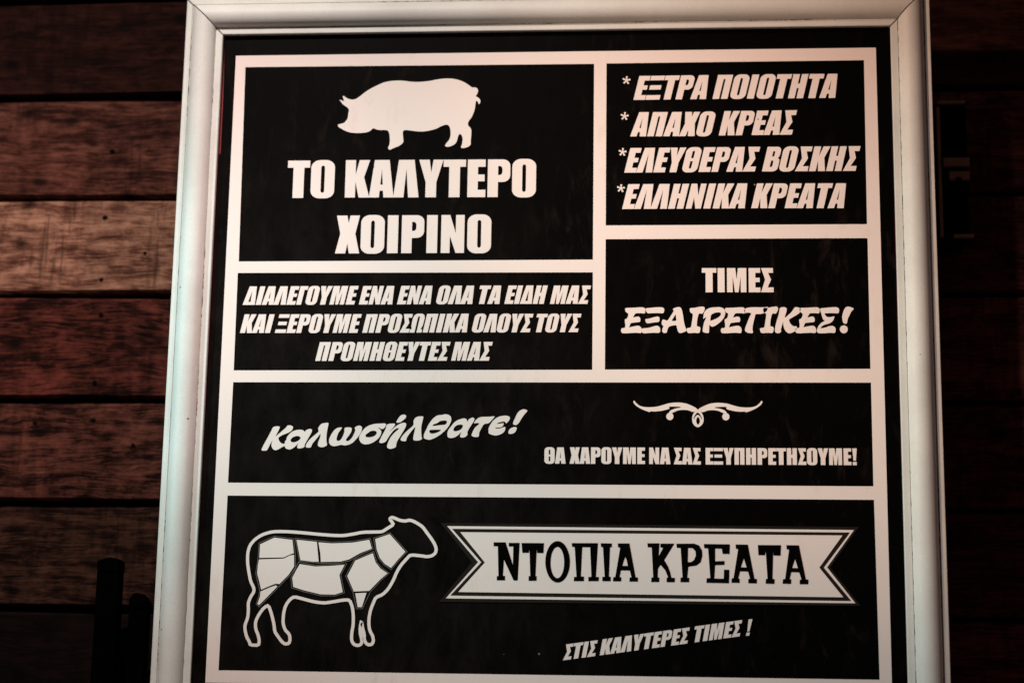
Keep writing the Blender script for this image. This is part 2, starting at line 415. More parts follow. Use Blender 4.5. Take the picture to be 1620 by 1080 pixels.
# ---- pig
s = 6.2308
pig = [(92,545),(120,540),(155,530),(185,495),(192,470),(195,430),(203,405),(190,380),(160,362),(135,342),(120,320),(105,298),(155,320),(150,300),(138,266),(152,264),(185,290),(235,303),(270,295),(310,268),(350,235),(410,195),(470,165),(540,132),(610,118),(680,113),(740,115),(800,124),(870,128),(940,124),(1000,117),(1080,100),(1150,93),(1220,94),(1280,106),(1340,130),(1385,160),(1415,183),(1445,180),(1468,192),(1475,215),(1465,245),(1448,268),(1475,280),(1495,302),(1497,325),(1485,348),(1475,335),(1470,318),(1452,312),(1447,350),(1440,400),(1425,440),(1410,475),(1390,500),(1372,530),(1376,558),(1400,580),(1408,610),(1405,660),(1400,710),(1402,740),(1385,760),(1350,775),(1312,779),(1303,765),(1315,745),(1322,690),(1317,660),(1300,638),(1285,642),(1275,665),(1265,710),(1245,740),(1200,762),(1160,767),(1145,752),(1165,725),(1190,695),(1202,660),(1203,610),(1195,570),(1178,550),(1155,546),(1110,562),(1060,588),(1000,605),(930,615),(870,614),(820,606),(760,599),(738,605),(730,625),(735,680),(740,720),(700,755),(640,778),(603,797),(588,785),(588,768),(600,745),(605,700),(600,640),(590,610),(570,600),(540,600),(500,600),(470,595),(445,580),(425,595),(405,612),(370,625),(300,630),(230,628),(180,615),(130,590),(95,568)]
g = Print(LV1); g.fill([Q(520, 110, s, pig)]); g.build('pig_emblem', M_pale, poster, 'pale pig silhouette facing left')

# ---- lamb with its cuts
s = 4.5; g = Print(LV1)
out = [(118,988),(112,965),(92,930),(80,880),(80,845),(100,795),(105,740),(103,690),(118,650),(145,608),(143,580),(120,535),(108,470),(98,400),(100,330),(115,280),(150,238),(200,205),(260,186),(310,181),(400,183),(500,191),(600,201),(700,209),(780,211),(850,200),(920,186),(1000,185),(1056,184),(1095,158),(1138,132),(1122,108),(1110,92),(1125,80),(1150,88),(1180,102),(1220,108),(1250,100),(1280,108),(1310,125),(1345,148),(1375,190),(1405,230),(1430,270),(1442,305),(1436,335),(1410,355),(1375,361),(1340,355),(1258,347),(1235,370),(1190,420),(1160,470),(1135,530),(1100,590),(1060,630),(1010,650),(993,690),(973,740),(962,800),(962,850),(970,890),(990,925),(995,958),(985,982),(962,988),(940,975),(928,945),(930,915),(918,870),(909,818),(900,860),(900,905),(912,950),(910,980),(885,993),(855,984),(838,955),(840,900),(850,850),(852,780),(845,720),(826,668),(780,668),(700,682),(640,690),(570,681),(500,662),(430,644),(400,664),(370,705),(355,760),(350,830),(365,880),(395,910),(402,945),(395,976),(365,982),(340,962),(312,922),(292,893),(287,840),(270,770),(248,705),(215,722),(180,770),(155,820),(155,870),(175,920),(182,955),(178,990)]
g.stroke(Q(370, 800, s, out), 22 / s * .000526, True)
g.fill([Q(370, 800, s, [(905,850),(925,905),(936,950),(930,960),(916,925),(910,905),(916,948),(914,958),(900,920),(896,880)], smooth=0)])
cuts = [[(188,272),(290,225),(418,241),(428,336),(405,343),(355,366),(182,369)], [(180,380),(355,374),(400,352),(430,347),(430,430),(390,490),(325,555),(300,552),(265,565),(195,595),(183,540),(167,480),(172,420)],
        [(190,608),(260,578),(300,564),(311,572),(245,640),(180,705),(169,695),(188,640)], [(447,240),(592,255),(605,397),(560,396),(475,385)],
        [(603,258),(700,266),(850,260),(965,240),(983,303),(900,335),(820,380),(760,395),(620,398),(617,340)],
        [(470,413),(580,430),(700,425),(790,418),(752,490),(776,612),(720,630),(620,628),(500,600),(424,575),(417,510),(440,465)],
        [(865,388),(990,335),(1010,400),(1045,445),(1095,478),(1040,525),(965,603),(855,608),(808,498)],
        [(865,620),(945,617),(912,719),(882,719)], [(1007,235),(1110,200),(1222,325),(1175,375),(1120,440),(1075,412),(1040,370),(1018,310)]]
for c in cuts: g.fill([Q(370, 800, s, c, smooth=0)])
g.build('lamb_diagram', M_pale, poster, 'outline of a lamb facing right with its meat cuts filled pale')
g = Print(LV1)
for c in ([(181,262),(290,215),(427,233),(439,345),(440,438),(396,497),(182,718),(160,698),(179,640),(185,600),(171,540),(157,480),(172,380)],
          [(438,229),(600,247),(700,257),(850,251),(971,230),(992,306),(905,344),(825,389),(760,404),(620,407),(468,392)],
          [(461,400),(580,422),(700,417),(804,411),(762,490),(788,617),(722,639),(620,638),(497,609),(413,582),(408,508)],
          [(858,381),(996,323),(1019,400),(1053,439),(1105,478),(1046,531),(972,611),(916,730),(874,730),(849,616),(797,498)],
          [(995,229),(1113,190),(1234,325),(1181,381),(1120,452),(1070,419),(1031,372),(1010,311)]):
    g.stroke(Q(370, 800, s, c, smooth=0), .00045, True)
g.build('cut_outline', M_greyline, poster, 'thin grey line around the lamb cuts')

# ---- scroll ornament
s = 7.0435; g = Print(LV1)
wing = [(97,96),(112,120),(150,152),(200,168),(270,170),(340,165),(400,150),(470,127),(540,118),(600,117),(670,127),(730,150),(800,186),(780,212),(745,224),(700,203),(640,198),(580,204),(520,232),(500,243),(478,230),(500,203),(550,184),(622,173),(600,163),(478,162),(488,180),(480,190),(400,210),(330,217),(272,214),(268,225),(215,207),(160,183),(110,150),(83,115),(86,99)]
g.fill([Q(990, 620, s, wing)]); g.fill([Q(990, 620, s, ell(491, 272, 40, 41), smooth=0)])
g.fill([Q(990, 620, s, [(1606 - x, y + 3) for x, y in wing][::-1])]); g.fill([Q(990, 620, s, ell(1115, 275, 40, 41), smooth=0)])
g.fill([Q(990, 620, s, [(802,188),(835,215),(860,258),(869,300),(862,345),(840,375),(803,396),(765,375),(745,345),(737,300),(745,256),(770,214)]),
        Q(990, 620, s, [(800,225),(828,248),(848,288),(850,318),(833,277),(803,250),(772,277),(757,314),(756,290),(775,248)]),
        Q(990, 620, s, [(803,275),(820,292),(828,325),(820,350),(805,367),(790,350),(783,322),(790,292)])])
g.build('scroll_ornament', M_pale, poster, 'pale scroll ornament with a drop at its centre')

# ---- ribbon banner
A_ = (690, 810, 4.6286); B_ = (1010, 810, 4.3784)
def ab(seq, y):
    g = Print(y); g.fill([L0([P((A_ if k == 'A' else B_)[0] + x / (A_ if k == 'A' else B_)[2], 810 + yy / (A_ if k == 'A' else B_)[2]) for k, x, yy in seq])]); return g
ab([('A', 33, 78), ('B', 1526, 102), ('B', 1328, 382), ('B', 1538, 646), ('A', 22, 655), ('A', 262, 365)], LV1).build('banner_shadow_edge', M_bannerbrown, poster, 'dark brown outer edge of the ribbon banner')
ab([('A', 82, 101), ('B', 1492, 123), ('B', 1306, 381), ('B', 1502, 629), ('A', 72, 629), ('A', 308, 365)], LV2).build('banner_line', M_pale, poster, 'white line around the ribbon banner')
ab([('A', 118, 121), ('B', 1462, 140), ('B', 1281, 381), ('B', 1472, 612), ('A', 106, 607), ('A', 332, 365)], LV3).build('banner_inner_edge', M_bannerbrown, poster)
ab([('A', 178, 146), ('B', 1412, 161), ('B', 1252, 383), ('B', 1418, 588), ('A', 163, 583), ('A', 358, 368)], LV4).build('banner', M_pale, poster, 'pale ribbon banner with swallow tail ends')
g = Print(LV5)
for k, loops in (
 ('A', [[(422,220),(510,220),(563,385),(566,250),(533,250),(532,224),(612,224),(598,498),(568,498),(497,345),(490,465),(505,465),(505,497),(445,497),(445,467),(457,467),(453,248),(422,248)]]),
 ('A', [[(626,225),(790,226),(786,298),(740,297),(737,262),(728,467),(737,467),(735,500),(678,500),(678,468),(690,467),(684,262),(680,295),(632,296)]]),
 ('A', [ell(890,362,90,151,36), ell(888,367,50,115,32)]),
 ('A', [[(993,226),(1185,226),(1170,472),(1192,474),(1190,503),(1115,503),(1115,473),(1137,472),(1128,255),(1070,255),(1060,470),(1083,470),(1082,503),(1008,503),(1010,473),(1028,472),(1015,254),(996,252)]]),
 ('A', [[(1205,227),(1287,228),(1286,255),(1273,255),(1265,470),(1278,472),(1278,503),(1217,503),(1217,473),(1234,472),(1222,255),(1208,253)]]),
 ('A', [[(1330,228),(1415,228),(1460,475),(1477,477),(1477,506),(1415,506),(1417,478),(1430,476),(1418,425),(1352,424),(1343,474),(1355,476),(1355,504),(1295,504),(1297,475),(1312,473),(1348,258),(1332,256)], [(1363,392),(1404,392),(1395,350),(1385,325),(1374,350)]]),
 ('B', [[(62,215),(145,215),(140,305),(172,245),(152,243),(152,217),(248,217),(178,330),(205,375),(220,415),(228,452),(253,455),(250,483),(195,483),(195,455),(205,450),(185,400),(152,363),(135,390),(133,450),(145,452),(143,482),(88,482),(90,452),(102,450),(92,243),(64,242)]]),
 ('B', [[(263,218),(385,217),(420,230),(440,265),(442,300),(430,345),(400,368),(345,376),(337,452),(352,454),(350,483),(290,483),(292,453),(305,450),(292,247),(265,245)], [(343,246),(375,248),(395,270),(397,300),(385,330),(365,345),(341,345)]]),
 ('B', [[(452,220),(632,222),(630,288),(582,287),(577,252),(530,250),(530,340),(595,337),(595,363),(530,365),(524,458),(590,460),(592,397),(628,398),(626,490),(470,487),(472,457),(497,455),(482,250),(455,247)]]),
 ('B', [[(672,223),(757,224),(803,460),(820,462),(818,492),(760,490),(760,462),(772,460),(758,410),(703,408),(690,458),(700,460),(700,488),(643,487),(645,458),(658,455),(690,255),(674,252)], [(708,380),(748,382),(729,318)]]),
 ('B', [[(826,227),(986,228),(983,300),(935,299),(932,262),(927,460),(942,463),(940,495),(880,493),(882,462),(893,460),(880,262),(875,297),(830,296)]]),
 ('B', [[(1023,228),(1110,229),(1158,464),(1176,466),(1174,497),(1115,497),(1116,467),(1128,465),(1112,415),(1057,413),(1045,462),(1057,464),(1055,495),(997,493),(1000,464),(1015,461),(1042,258),(1026,256)], [(1062,385),(1103,387),(1083,322)]])):
    t = A_ if k == 'A' else B_
    g.fill([Q(t[0], t[1], t[2], l, smooth=0) for l in loops])
g.build('banner_lettering', M_black2, poster, 'black slab lettering on the ribbon banner')

# ---- brush script word under the column of lines
s = 10.125; K1, K2, K3 = (410, 640, s), (550, 640, s), (680, 635, s); g = Print(LV1)
for t, loops in (
 (K1, [[(32,735),(65,660),(110,580),(165,480),(210,390),(225,360),(260,348),(310,345),(335,355),(325,390),(300,440),(258,515),(330,455),(385,408),(440,360),(450,335),(500,328),(540,345),(547,375),(520,420),(460,455),(400,475),(340,505),(308,530),(318,570),(345,610),(385,628),(425,625),(430,650),(395,665),(350,690),(310,715),(265,732),(225,715),(200,670),(200,620),(220,562),(185,620),(150,690),(125,737)]]),
 (K1, [[(410,630),(415,590),(440,560),(445,520),(490,465),(540,425),(600,405),(660,400),(710,408),(733,440),(745,415),(780,395),(820,385),(852,400),(845,440),(810,500),(770,570),(730,640),(732,665),(715,685),(680,695),(640,703),(610,690),(615,650),(640,605),(590,660),(540,700),(490,720),(445,710),(412,680)], [(508,590),(505,560),(540,520),(600,500),(650,505),(668,530),(655,560),(610,590),(550,608)]]),
 (K1, [[(750,680),(750,645),(790,580),(850,520),(900,480),(960,430),(945,380),(965,345),(1000,305),(1060,292),(1117,289),(1105,350),(1090,420),(1080,500),(1080,590),(1094,645),(1060,670),(1010,683),(965,675),(940,650),(945,610),(965,560),(985,500),(985,460),(950,510),(900,570),(850,630),(830,688),(770,688)]]),
 (K1, [[(1120,590),(1125,540),(1160,470),(1210,400),(1260,368),(1335,362),(1310,400),(1270,450),(1245,520),(1240,565),(1265,585),(1310,565),(1350,490),(1370,430),(1365,380),(1400,362),(1485,365),(1485,420),(1450,480),(1410,530),(1390,560),(1400,585),(1440,580),(1490,530),(1530,450),(1545,400),(1530,370),(1560,345),(1610,333),(1645,350),(1652,375),(1640,430),(1600,500),(1540,570),(1500,610),(1440,640),(1370,655),(1325,640),(1260,655),(1200,668),(1150,650),(1125,620)]]),
 (K2, [[(185,555),(190,500),(225,440),(280,370),(350,330),(430,308),(520,302),(618,299),(612,345),(578,385),(548,394),(515,370),(480,366),(520,390),(545,430),(530,490),(490,545),(420,600),(340,632),(270,637),(215,610)], [(290,480),(330,450),(375,418),(430,415),(465,430),(468,465),(430,505),(370,523),(310,523),(285,505)]]),
 (K2, [[(507,595),(520,560),(560,480),(600,410),(620,360),(620,330),(660,305),(772,301),(740,360),(700,400),(668,438),(720,395),(780,340),(850,300),(910,287),(942,300),(935,350),(890,430),(840,510),(790,590),(780,640),(775,680),(730,700),(680,710),(640,695),(630,665),(650,600),(690,520),(750,450),(810,400),(830,378),(790,375),(740,410),(690,470),(650,530),(620,580),(600,600),(550,617),(515,612)]]),
 (K2, [[(778,280),(800,240),(840,180),(880,160),(920,160),(942,180),(930,215),(890,250),(840,285),(795,290)]]),
 (K2, [[(848,550),(870,510),(930,440),(1000,380),(1060,330),(1055,260),(1080,215),(1120,190),(1219,184),(1200,260),(1180,350),(1180,450),(1185,520),(1197,545),(1160,570),(1100,577),(1060,570),(1050,540),(1060,480),(1080,400),(1088,350),(1060,380),(1010,440),(960,510),(945,540),(940,580),(900,587),(855,575)]]),
 (K2, [[(1220,520),(1225,470),(1260,400),(1290,330),(1330,270),(1380,210),(1440,170),(1510,165),(1566,151),(1626,164),(1661,199),(1661,259),(1636,319),(1596,379),(1546,429),(1476,489),(1396,534),(1316,565),(1260,555),(1228,540)], [(1350,340),(1385,310),(1430,300),(1480,262),(1530,252),(1585,255),(1595,275),(1575,322),(1480,328),(1400,340)], [(1305,430),(1320,403),(1400,400),(1500,400),(1490,420),(1430,450),(1370,465),(1330,462)]]),
 (K3, [[(285,560),(282,500),(300,450),(340,400),(385,340),(440,300),(500,278),(550,268),(590,280),(603,330),(620,290),(650,270),(690,255),(718,270),(710,310),(670,370),(630,430),(600,490),(607,530),(580,560),(545,577),(490,575),(485,545),(510,480),(470,525),(420,565),(350,587),(300,578)], [(378,450),(390,415),(430,380),(490,367),(530,375),(532,400),(510,440),(470,465),(410,480),(382,470)]]),
 (K3, [[(706,352),(720,320),(750,285),(790,255),(850,245),(950,245),(1050,233),(1010,280),(965,330),(935,352),(880,355),(850,385),(820,440),(790,500),(790,540),(780,565),(730,570),(685,560),(667,540),(680,500),(720,420),(770,380),(800,350),(760,343)]]),
 (K3, [[(942,500),(940,430),(965,380),(1010,310),(1070,260),(1130,235),(1200,225),(1260,232),(1285,255),(1280,290),(1240,340),(1218,352),(1212,325),(1170,320),(1110,335),(1060,360),(1130,355),(1190,342),(1175,390),(1150,410),(1100,418),(1038,418),(1070,435),(1120,432),(1165,418),(1210,402),(1212,440),(1190,490),(1130,530),(1050,547),(985,530),(950,515)]]),
 (K3, [[(1335,365),(1335,330),(1370,260),(1395,200),(1440,145),(1500,122),(1540,130),(1570,148),(1520,200),(1470,270),(1430,340),(1390,378),(1355,375)]]),
 (K3, [[(1258,505),(1265,460),(1300,425),(1350,408),(1390,410),(1393,440),(1370,490),(1330,515),(1275,520)]])):
    g.fill([Q(t[0], t[1], t[2], l) for l in loops])
g.build('script_lettering', M_pale, poster, 'rising line of white brush script in lower case')

# ---- brush capitals
s = 11.571; E1, E2, E3 = (980, 475, s), (1100, 475, s), (1220, 475, s); g = Print(LV1)
EE = [(105,140),(250,140),(370,130),(430,130),(468,150),(475,180),(468,245),(400,237),(295,237),(270,275),(245,320),(290,308),(340,298),(375,315),(385,350),(378,400),(300,405),(205,417),(190,460),(175,500),(230,485),(330,465),(375,475),(405,515),(412,550),(400,605),(310,595),(200,600),(70,607),(35,590),(27,550),(38,512),(105,507),(108,440),(100,400),(97,350),(135,340),(160,290),(163,243),(125,225),(105,190)]
II = [(1285,145),(1380,140),(1460,122),(1530,115),(1560,135),(1562,170),(1545,210),(1515,252),(1475,240),(1450,250),(1430,320),(1418,400),(1415,480),(1450,480),(1480,500),(1480,550),(1460,605),(1370,595),(1270,607),(1235,580),(1225,510),(1310,505),(1325,400),(1340,310),(1345,247),(1300,230),(1287,190)]
for t, dx, loops in (
 (E1, 0, [EE]), (E2, 438, [EE]), (E3, 413, [EE]), (E1, 0, [II]), (E2, -46, [II]),
 (E1, 0, [[(475,150),(560,140),(680,130),(770,130),(812,145),(822,180),(805,243),(720,235),(600,237),(520,243),(492,215),(478,180)]]),
 (E1, 0, [[(472,345),(540,338),(620,315),(690,298),(725,305),(738,345),(725,400),(640,405),(520,427),(485,410),(477,375)]]),
 (E1, 0, [[(412,515),(530,508),(620,480),(690,465),(730,485),(750,530),(738,600),(650,595),(560,600),(440,607),(412,590),(405,550)]]),
 (E1, 0, [[(975,165),(1000,145),(1050,130),(1100,125),(1130,145),(1150,210),(1165,290),(1180,400),(1200,480),(1232,560),(1180,585),(1110,607),(1075,580),(1055,520),(1045,455),(980,462),(905,480),(880,530),(865,600),(810,600),(780,575),(785,520),(810,475),(775,450),(772,390),(795,350),(830,362),(880,378),(930,300),(970,240),(995,195)], [(950,380),(1045,380),(1035,310),(1028,255),(1000,300),(975,345)]]),
 (E2, 0, [[(145,345),(150,270),(165,215),(210,165),(280,137),(370,130),(440,125),(510,145),(545,190),(550,240),(530,310),(480,380),(420,430),(360,470),(310,488),(275,470),(260,440),(252,500),(252,602),(190,600),(145,585),(132,560),(140,500),(155,420),(180,360),(207,302),(170,325)], [(270,382),(280,310),(290,265),(340,235),(410,220),(460,225),(472,250),(455,290),(400,330),(330,360)]]),
 (E2, 0, [[(895,165),(950,140),(1050,128),(1180,132),(1290,130),(1330,118),(1310,200),(1250,240),(1180,255),(1100,252),(1090,300),(1070,380),(1050,470),(1045,540),(1058,600),(1010,605),(950,595),(905,560),(915,500),(950,410),(990,310),(1030,235),(950,225),(900,240)]]),
 (E3, 0, [[(65,560),(75,480),(100,380),(135,270),(150,190),(155,145),(200,127),(250,128),(285,150),(280,210),(255,280),(248,328),(310,275),(370,220),(410,160),(430,128),(490,130),(540,150),(530,215),(500,250),(440,285),(370,325),(322,355),(335,400),(370,455),(420,480),(475,475),(455,550),(400,590),(345,607),(300,600),(250,550),(225,480),(218,420),(230,382),(205,430),(190,490),(175,540),(185,575),(145,605),(85,600)]]),
 (E3, 0, [[(890,150),(1000,140),(1130,128),(1200,128),(1238,150),(1245,190),(1228,245),(1140,235),(972,240),(985,270),(1015,305),(1060,312),(1110,305),(1160,291),(1145,350),(1110,400),(1050,430),(970,450),(920,480),(895,516),(980,505),(1060,475),(1120,467),(1165,490),(1183,530),(1168,605),(1080,595),(960,605),(870,605),(830,580),(840,530),(870,460),(920,410),(988,378),(950,355),(930,300),(915,240),(900,200)]]),
 (E3, 0, [[(1300,340),(1298,290),(1315,220),(1335,170),(1360,130),(1410,115),(1460,128),(1518,158),(1470,200),(1440,260),(1400,340),(1385,430),(1340,432),(1310,400)]]),
 (E3, 0, [ell(1328, 533, 73, 73, 16)])):
    g.fill([Q(t[0], t[1], t[2], l, dx=dx) for l in loops])
g.build('brush_lettering', M_pale, poster, 'white brush capitals in the prices field')

# ---- condensed bold capitals, drawn on a cap height of 1
def rr(x0, x1, y0, y1, rx, ry, n=5):
    o = []
    for cx, cy, a in ((x1 - rx, y1 - ry, 0), (x0 + rx, y1 - ry, 1), (x0 + rx, y0 + ry, 2), (x1 - rx, y0 + ry, 3)):
        for i in range(n + 1):
            t = (a + i / n) * math.pi / 2; o.append((cx + rx * math.cos(t), cy + ry * math.sin(t)))
    return o
def bowl(x0, x1, y0, y1, rx, ry, n=5):
    o = [(x0, y0)]
    for i in range(n + 1):
        t = -math.pi / 2 + i / n * math.pi / 2; o.append((x1 - rx + rx * math.cos(t), y0 + ry + ry * math.sin(t)))
    for i in range(n + 1):
        t = i / n * math.pi / 2; o.append((x1 - rx + rx * math.cos(t), y1 - ry + ry * math.sin(t)))
    return o + [(x0, y1)]
OO = rr(0, .635, -.012, 1.012, .24, .20, 6)
st = .275
def Pgl(w=.6):
    o = [(0, 0), (st, 0), (st, .40)] + bowl(st, w, .40, 1, .2, .17)[1:-1] + [(0, 1)]
    return [o, bowl(st, .39, .585, .825, .07, .08, 3)]
GL = {
 'Τ': (.60, [[(0,.81),(0,1),(.6,1),(.6,.81),(.445,.81),(.445,0),(.155,0),(.155,.81)]]),
 'Ο': (.635, [OO, rr(.268,.367,.135,.865,.049,.06,4)]),
 'Θ': (.635, [OO, rr(.268,.367,.135,.44,.049,.06,4)[0:0] + [(.268,.44),(.268,.19),(.29,.14),(.345,.14),(.367,.19),(.367,.44)], [(.268,.56),(.367,.56),(.367,.81),(.345,.86),(.29,.86),(.268,.81)]]),
 'Ι': (.285, [[(0,0),(.285,0),(.285,1),(0,1)]]),
 'Κ': (.66, [[(0,0),(0,1),(st,1),(st,.60),(.375,1),(.655,1),(.505,.54),(.66,0),(.375,0),(st,.42),(st,0)]]),
 'Α': (.66, [[(0,0),(.13,1),(.53,1),(.66,0),(.39,0),(.372,.18),(.285,.18),(.268,0)], [(.298,.34),(.362,.34),(.33,.76)]]),
 'Λ': (.68, [[(0,0),(.13,1),(.55,1),(.68,0),(.40,0),(.338,.76),(.275,0)]]),
 'Δ': (.68, [[(0,0),(.14,1),(.54,1),(.68,0)], [(.275,.16),(.405,.16),(.34,.76)]]),
 'Υ': (.65, [[(0,1),(.28,1),(.33,.66),(.385,1),(.65,1),(.47,.40),(.47,0),(.185,0),(.185,.40)]]),
 'Ε': (.48, [[(0,0),(0,1),(.475,1),(.475,.805),(st,.805),(st,.60),(.455,.60),(.455,.42),(st,.42),(st,.195),(.48,.195),(.48,0)]]),
 'Ρ': (.60, Pgl()),
 'Ν': (.62, [[(0,0),(0,1),(.235,1),(.39,.52),(.39,1),(.62,1),(.62,0),(.395,0),(.235,.45),(.235,0)]]),
 'Μ': (.80, [[(0,0),(0,1),(.345,1),(.40,.52),(.45,1),(.80,1),(.80,0),(.565,0),(.565,.66),(.475,0),(.325,0),(.235,.66),(.235,0)]]),
 'Η': (.62, [[(0,0),(0,1),(.27,1),(.27,.61),(.35,.61),(.35,1),(.62,1),(.62,0),(.35,0),(.35,.42),(.27,.42),(.27,0)]]),
 'Π': (.62, [[(0,0),(0,1),(.62,1),(.62,0),(.35,0),(.35,.82),(.27,.82),(.27,0)]]),
 'Σ': (.52, [[(.01,1),(.50,1),(.50,.80),(.30,.80),(.42,.52),(.275,.20),(.52,.20),(.52,0),(0,0),(.175,.52)]]),
 'Χ': (.65, [[(0,0),(.125,.52),(.02,1),(.30,1),(.345,.80),(.385,1),(.64,1),(.53,.52),(.65,0),(.37,0),(.325,.26),(.275,0)]]),
 'Ξ': (.59, [[(0,.81),(0,1),(.58,1),(.58,.81)]], [[(.055,.42),(.055,.60),(.53,.60),(.53,.42)]], [[(0,0),(0,.19),(.59,.19),(.59,0)]]),
 'Γ': (.44, [[(0,0),(0,1),(.44,1),(.44,.80),(st,.80),(st,0)]]),
 'Β': (.62, [[(0,0),(0,1)] + bowl(st,.60,.55,1,.18,.16)[1:-1][::-1][0:0] + [(.40,1),(.50,.98),(.57,.92),(.59,.84),(.59,.70),(.575,.60),(.52,.545),(.59,.50),(.62,.42),(.62,.20),(.60,.08),(.52,.015),(.42,0)], [(st,.60),(.34,.60),(.365,.64),(.365,.78),(.34,.82),(st,.82)], [(st,.18),(.35,.18),(.375,.22),(.375,.40),(.35,.44),(st,.44)]]),
 'Ω': (.66, [[(0,0),(0,.17),(.085,.17),(.02,.38),(.01,.55),(.01,.78),(.06,.93),(.17,1.005),(.33,1.015),(.49,1.005),(.60,.93),(.65,.78),(.65,.55),(.64,.38),(.575,.17),(.66,.17),(.66,0),(.385,0),(.385,.82),(.365,.865),(.295,.865),(.275,.82),(.275,0)]]),
 '!': (.28, [[(0,1),(.28,1),(.215,.26),(.065,.26)]], [[(.02,0),(.02,.19),(.26,.19),(.26,0)]]),
}
# side bearings (left, right) of each capital
SB = {'Τ': (.005, .005), 'Ο': (.03, .03), 'Θ': (.03, .03), 'Κ': (.045, -.005), 'Α': (-.004, -.004), 'Λ': (-.004, -.004), 'Δ': (-.004, -.004),
      'Υ': (.0, .0), 'Ε': (.045, .012), 'Ρ': (.045, .022), 'Σ': (.012, .012), 'Χ': (.0, .0), 'Ξ': (.01, .01), 'Γ': (.045, .005), 'Β': (.045, .025), 'Ω': (.02, .02)}
def line(words, cap, shear, name_label, up=None):
    """words: (text, (x0, y0) of its start and (x1, y1) of its end on the baseline, in photo pixels)"""
    g = Print(LV1)
    for text, a, b, c in words:
        A = Vector(PX([a])[0]); B = Vector(PX([b])[0])
        top = Vector(PX([(a[0], a[1] - c)])[0]); capm = (top - A).length
        gaps = [SB.get(text[i], (.05, .05))[1] + SB.get(text[i + 1], (.05, .05))[0] for i in range(len(text) - 1)]
        tot = sum(GL[ch][0] for ch in text) + sum(gaps)
        ex = (B - A) / tot; ey = Vector((0, 1)) * capm
        sh = Vector((1, 0)) * capm * shear
        x = 0
        for i, ch in enumerate(text):
            for loops in GL[ch][1:]:
                g.fill([[tuple(A + ex * (x + u) + ey * v + sh * v) for u, v in l] for l in loops])
            x += GL[ch][0] + (gaps[i] if i < len(gaps) else 0)
    return g.build('lettering', M_pale, poster, name_label)
line([('ΤΟ', (453.7, 313.6), (528.4, 313.4), 58.8), ('ΚΑΛΥΤΕΡΟ', (545.5, 313), (847.7, 312), 59)], 0, 0, 'large white heading line under the pig')
line([('ΧΟΙΡΙΝΟ', (530.1, 401.2), (776.6, 400.2), 59.6)], 0, 0, 'large white heading line, second one under the pig')
line([('ΕΞΤΡΑ', (1002.1, 158.8), (1116.8, 157.4), 37.7), ('ΠΟΙΟΤΗΤΑ', (1127, 157.3), (1321.2, 155.6), 37.9)], 0, .235, 'first slanted white line in the top right field')
line([('ΑΠΑΧΟ', (996.9, 216.4), (1124.3, 215.8), 38.1), ('ΚΡΕΑΣ', (1136.9, 215), (1252.7, 213.6), 38.4)], 0, .235, 'second slanted white line in the top right field')
line([('ΕΛΕΥΘΕΡΑΣ', (987.6, 273.7), (1194.2, 271.8), 38.8), ('ΒΟΣΚΗΣ', (1205.3, 271.8), (1353.3, 270.9), 38.9)], 0, .235, 'third slanted white line in the top right field')
line([('ΕΛΛΗΝΙΚΑ', (984.2, 331.1), (1178.1, 329.9), 39.1), ('ΚΡΕΑΤΑ', (1188.3, 329.8), (1334.6, 329.7), 39.1)], 0, .235, 'fourth slanted white line in the top right field')
line([('ΔΙΑΛΕΓΟΥΜΕ', (384, 482.5), (560.6, 481.8), 29.1), ('ΕΝΑ', (567.8, 481.8), (620.6, 481.7), 29.1), ('ΕΝΑ', (628.1, 481.6), (681.1, 481.3), 29.1), ('ΟΛΑ', (689, 481.3), (747.2, 481.1), 29), ('ΤΑ', (753.1, 481), (790.2, 481), 29), ('ΕΙΔΗ', (797.9, 480.9), (860.1, 480.9), 29), ('ΜΑΣ', (870, 480.9), (929.3, 480.9), 28.9)], 0, .21, 'first slanted white line in the left middle field')
line([('ΚΑΙ', (379.8, 526.8), (427.3, 526.8), 29.4), ('ΞΕΡΟΥΜΕ', (435, 526.8), (565.5, 526.6), 29.4), ('ΠΡΟΣΩΠΙΚΑ', (573.2, 526.5), (738.5, 525.8), 29.3), ('ΟΛΟΥΣ', (745.5, 525.8), (838, 525.7), 29.1), ('ΤΟΥΣ', (843.5, 525.7), (914, 525.5), 29)], 0, .21, 'second slanted white line in the left middle field')
line([('ΠΡΟΜΗΘΕΥΤΕΣ', (498.9, 571), (706.6, 570.7), 29.7), ('ΜΑΣ', (713.7, 570.6), (773.4, 570.6), 29.6)], 0, .21, 'third slanted white line in the left middle field')
line([('ΤΙΜΕΣ', (1110.4, 462.5), (1223.9, 462.5), 38.1)], 0, 0, 'upright white word in the prices field')
line([('ΘΑ', (861.2, 733.1), (894.9, 733.2), 25.7), ('ΧΑΡΟΥΜΕ', (901, 733.3), (1020.4, 733.8), 26), ('ΝΑ', (1027, 733.8), (1060.7, 734.1), 26.1), ('ΣΑΣ', (1065.9, 734.2), (1108.7, 734.7), 26.2), ('ΕΞΥΠΗΡΕΤΗΣΟΥΜΕ!', (1116.3, 734.6), (1355.8, 735.6), 26.3)], 0, 0, 'small upright white line under the scroll ornament')
line([('ΣΤΙΣ', (890.4, 1043.8), (941.4, 1037), 25.2), ('ΚΑΛΥΤΕΡΕΣ', (948.7, 1036), (1087.2, 1017.1), 25.5), ('ΤΙΜΕΣ', (1094.9, 1016), (1170.1, 1005.8), 25.8), ('!', (1179.6, 1005.1), (1185.8, 1004.5), 26)], 0, .185, 'small rising white line at the bottom of the poster')
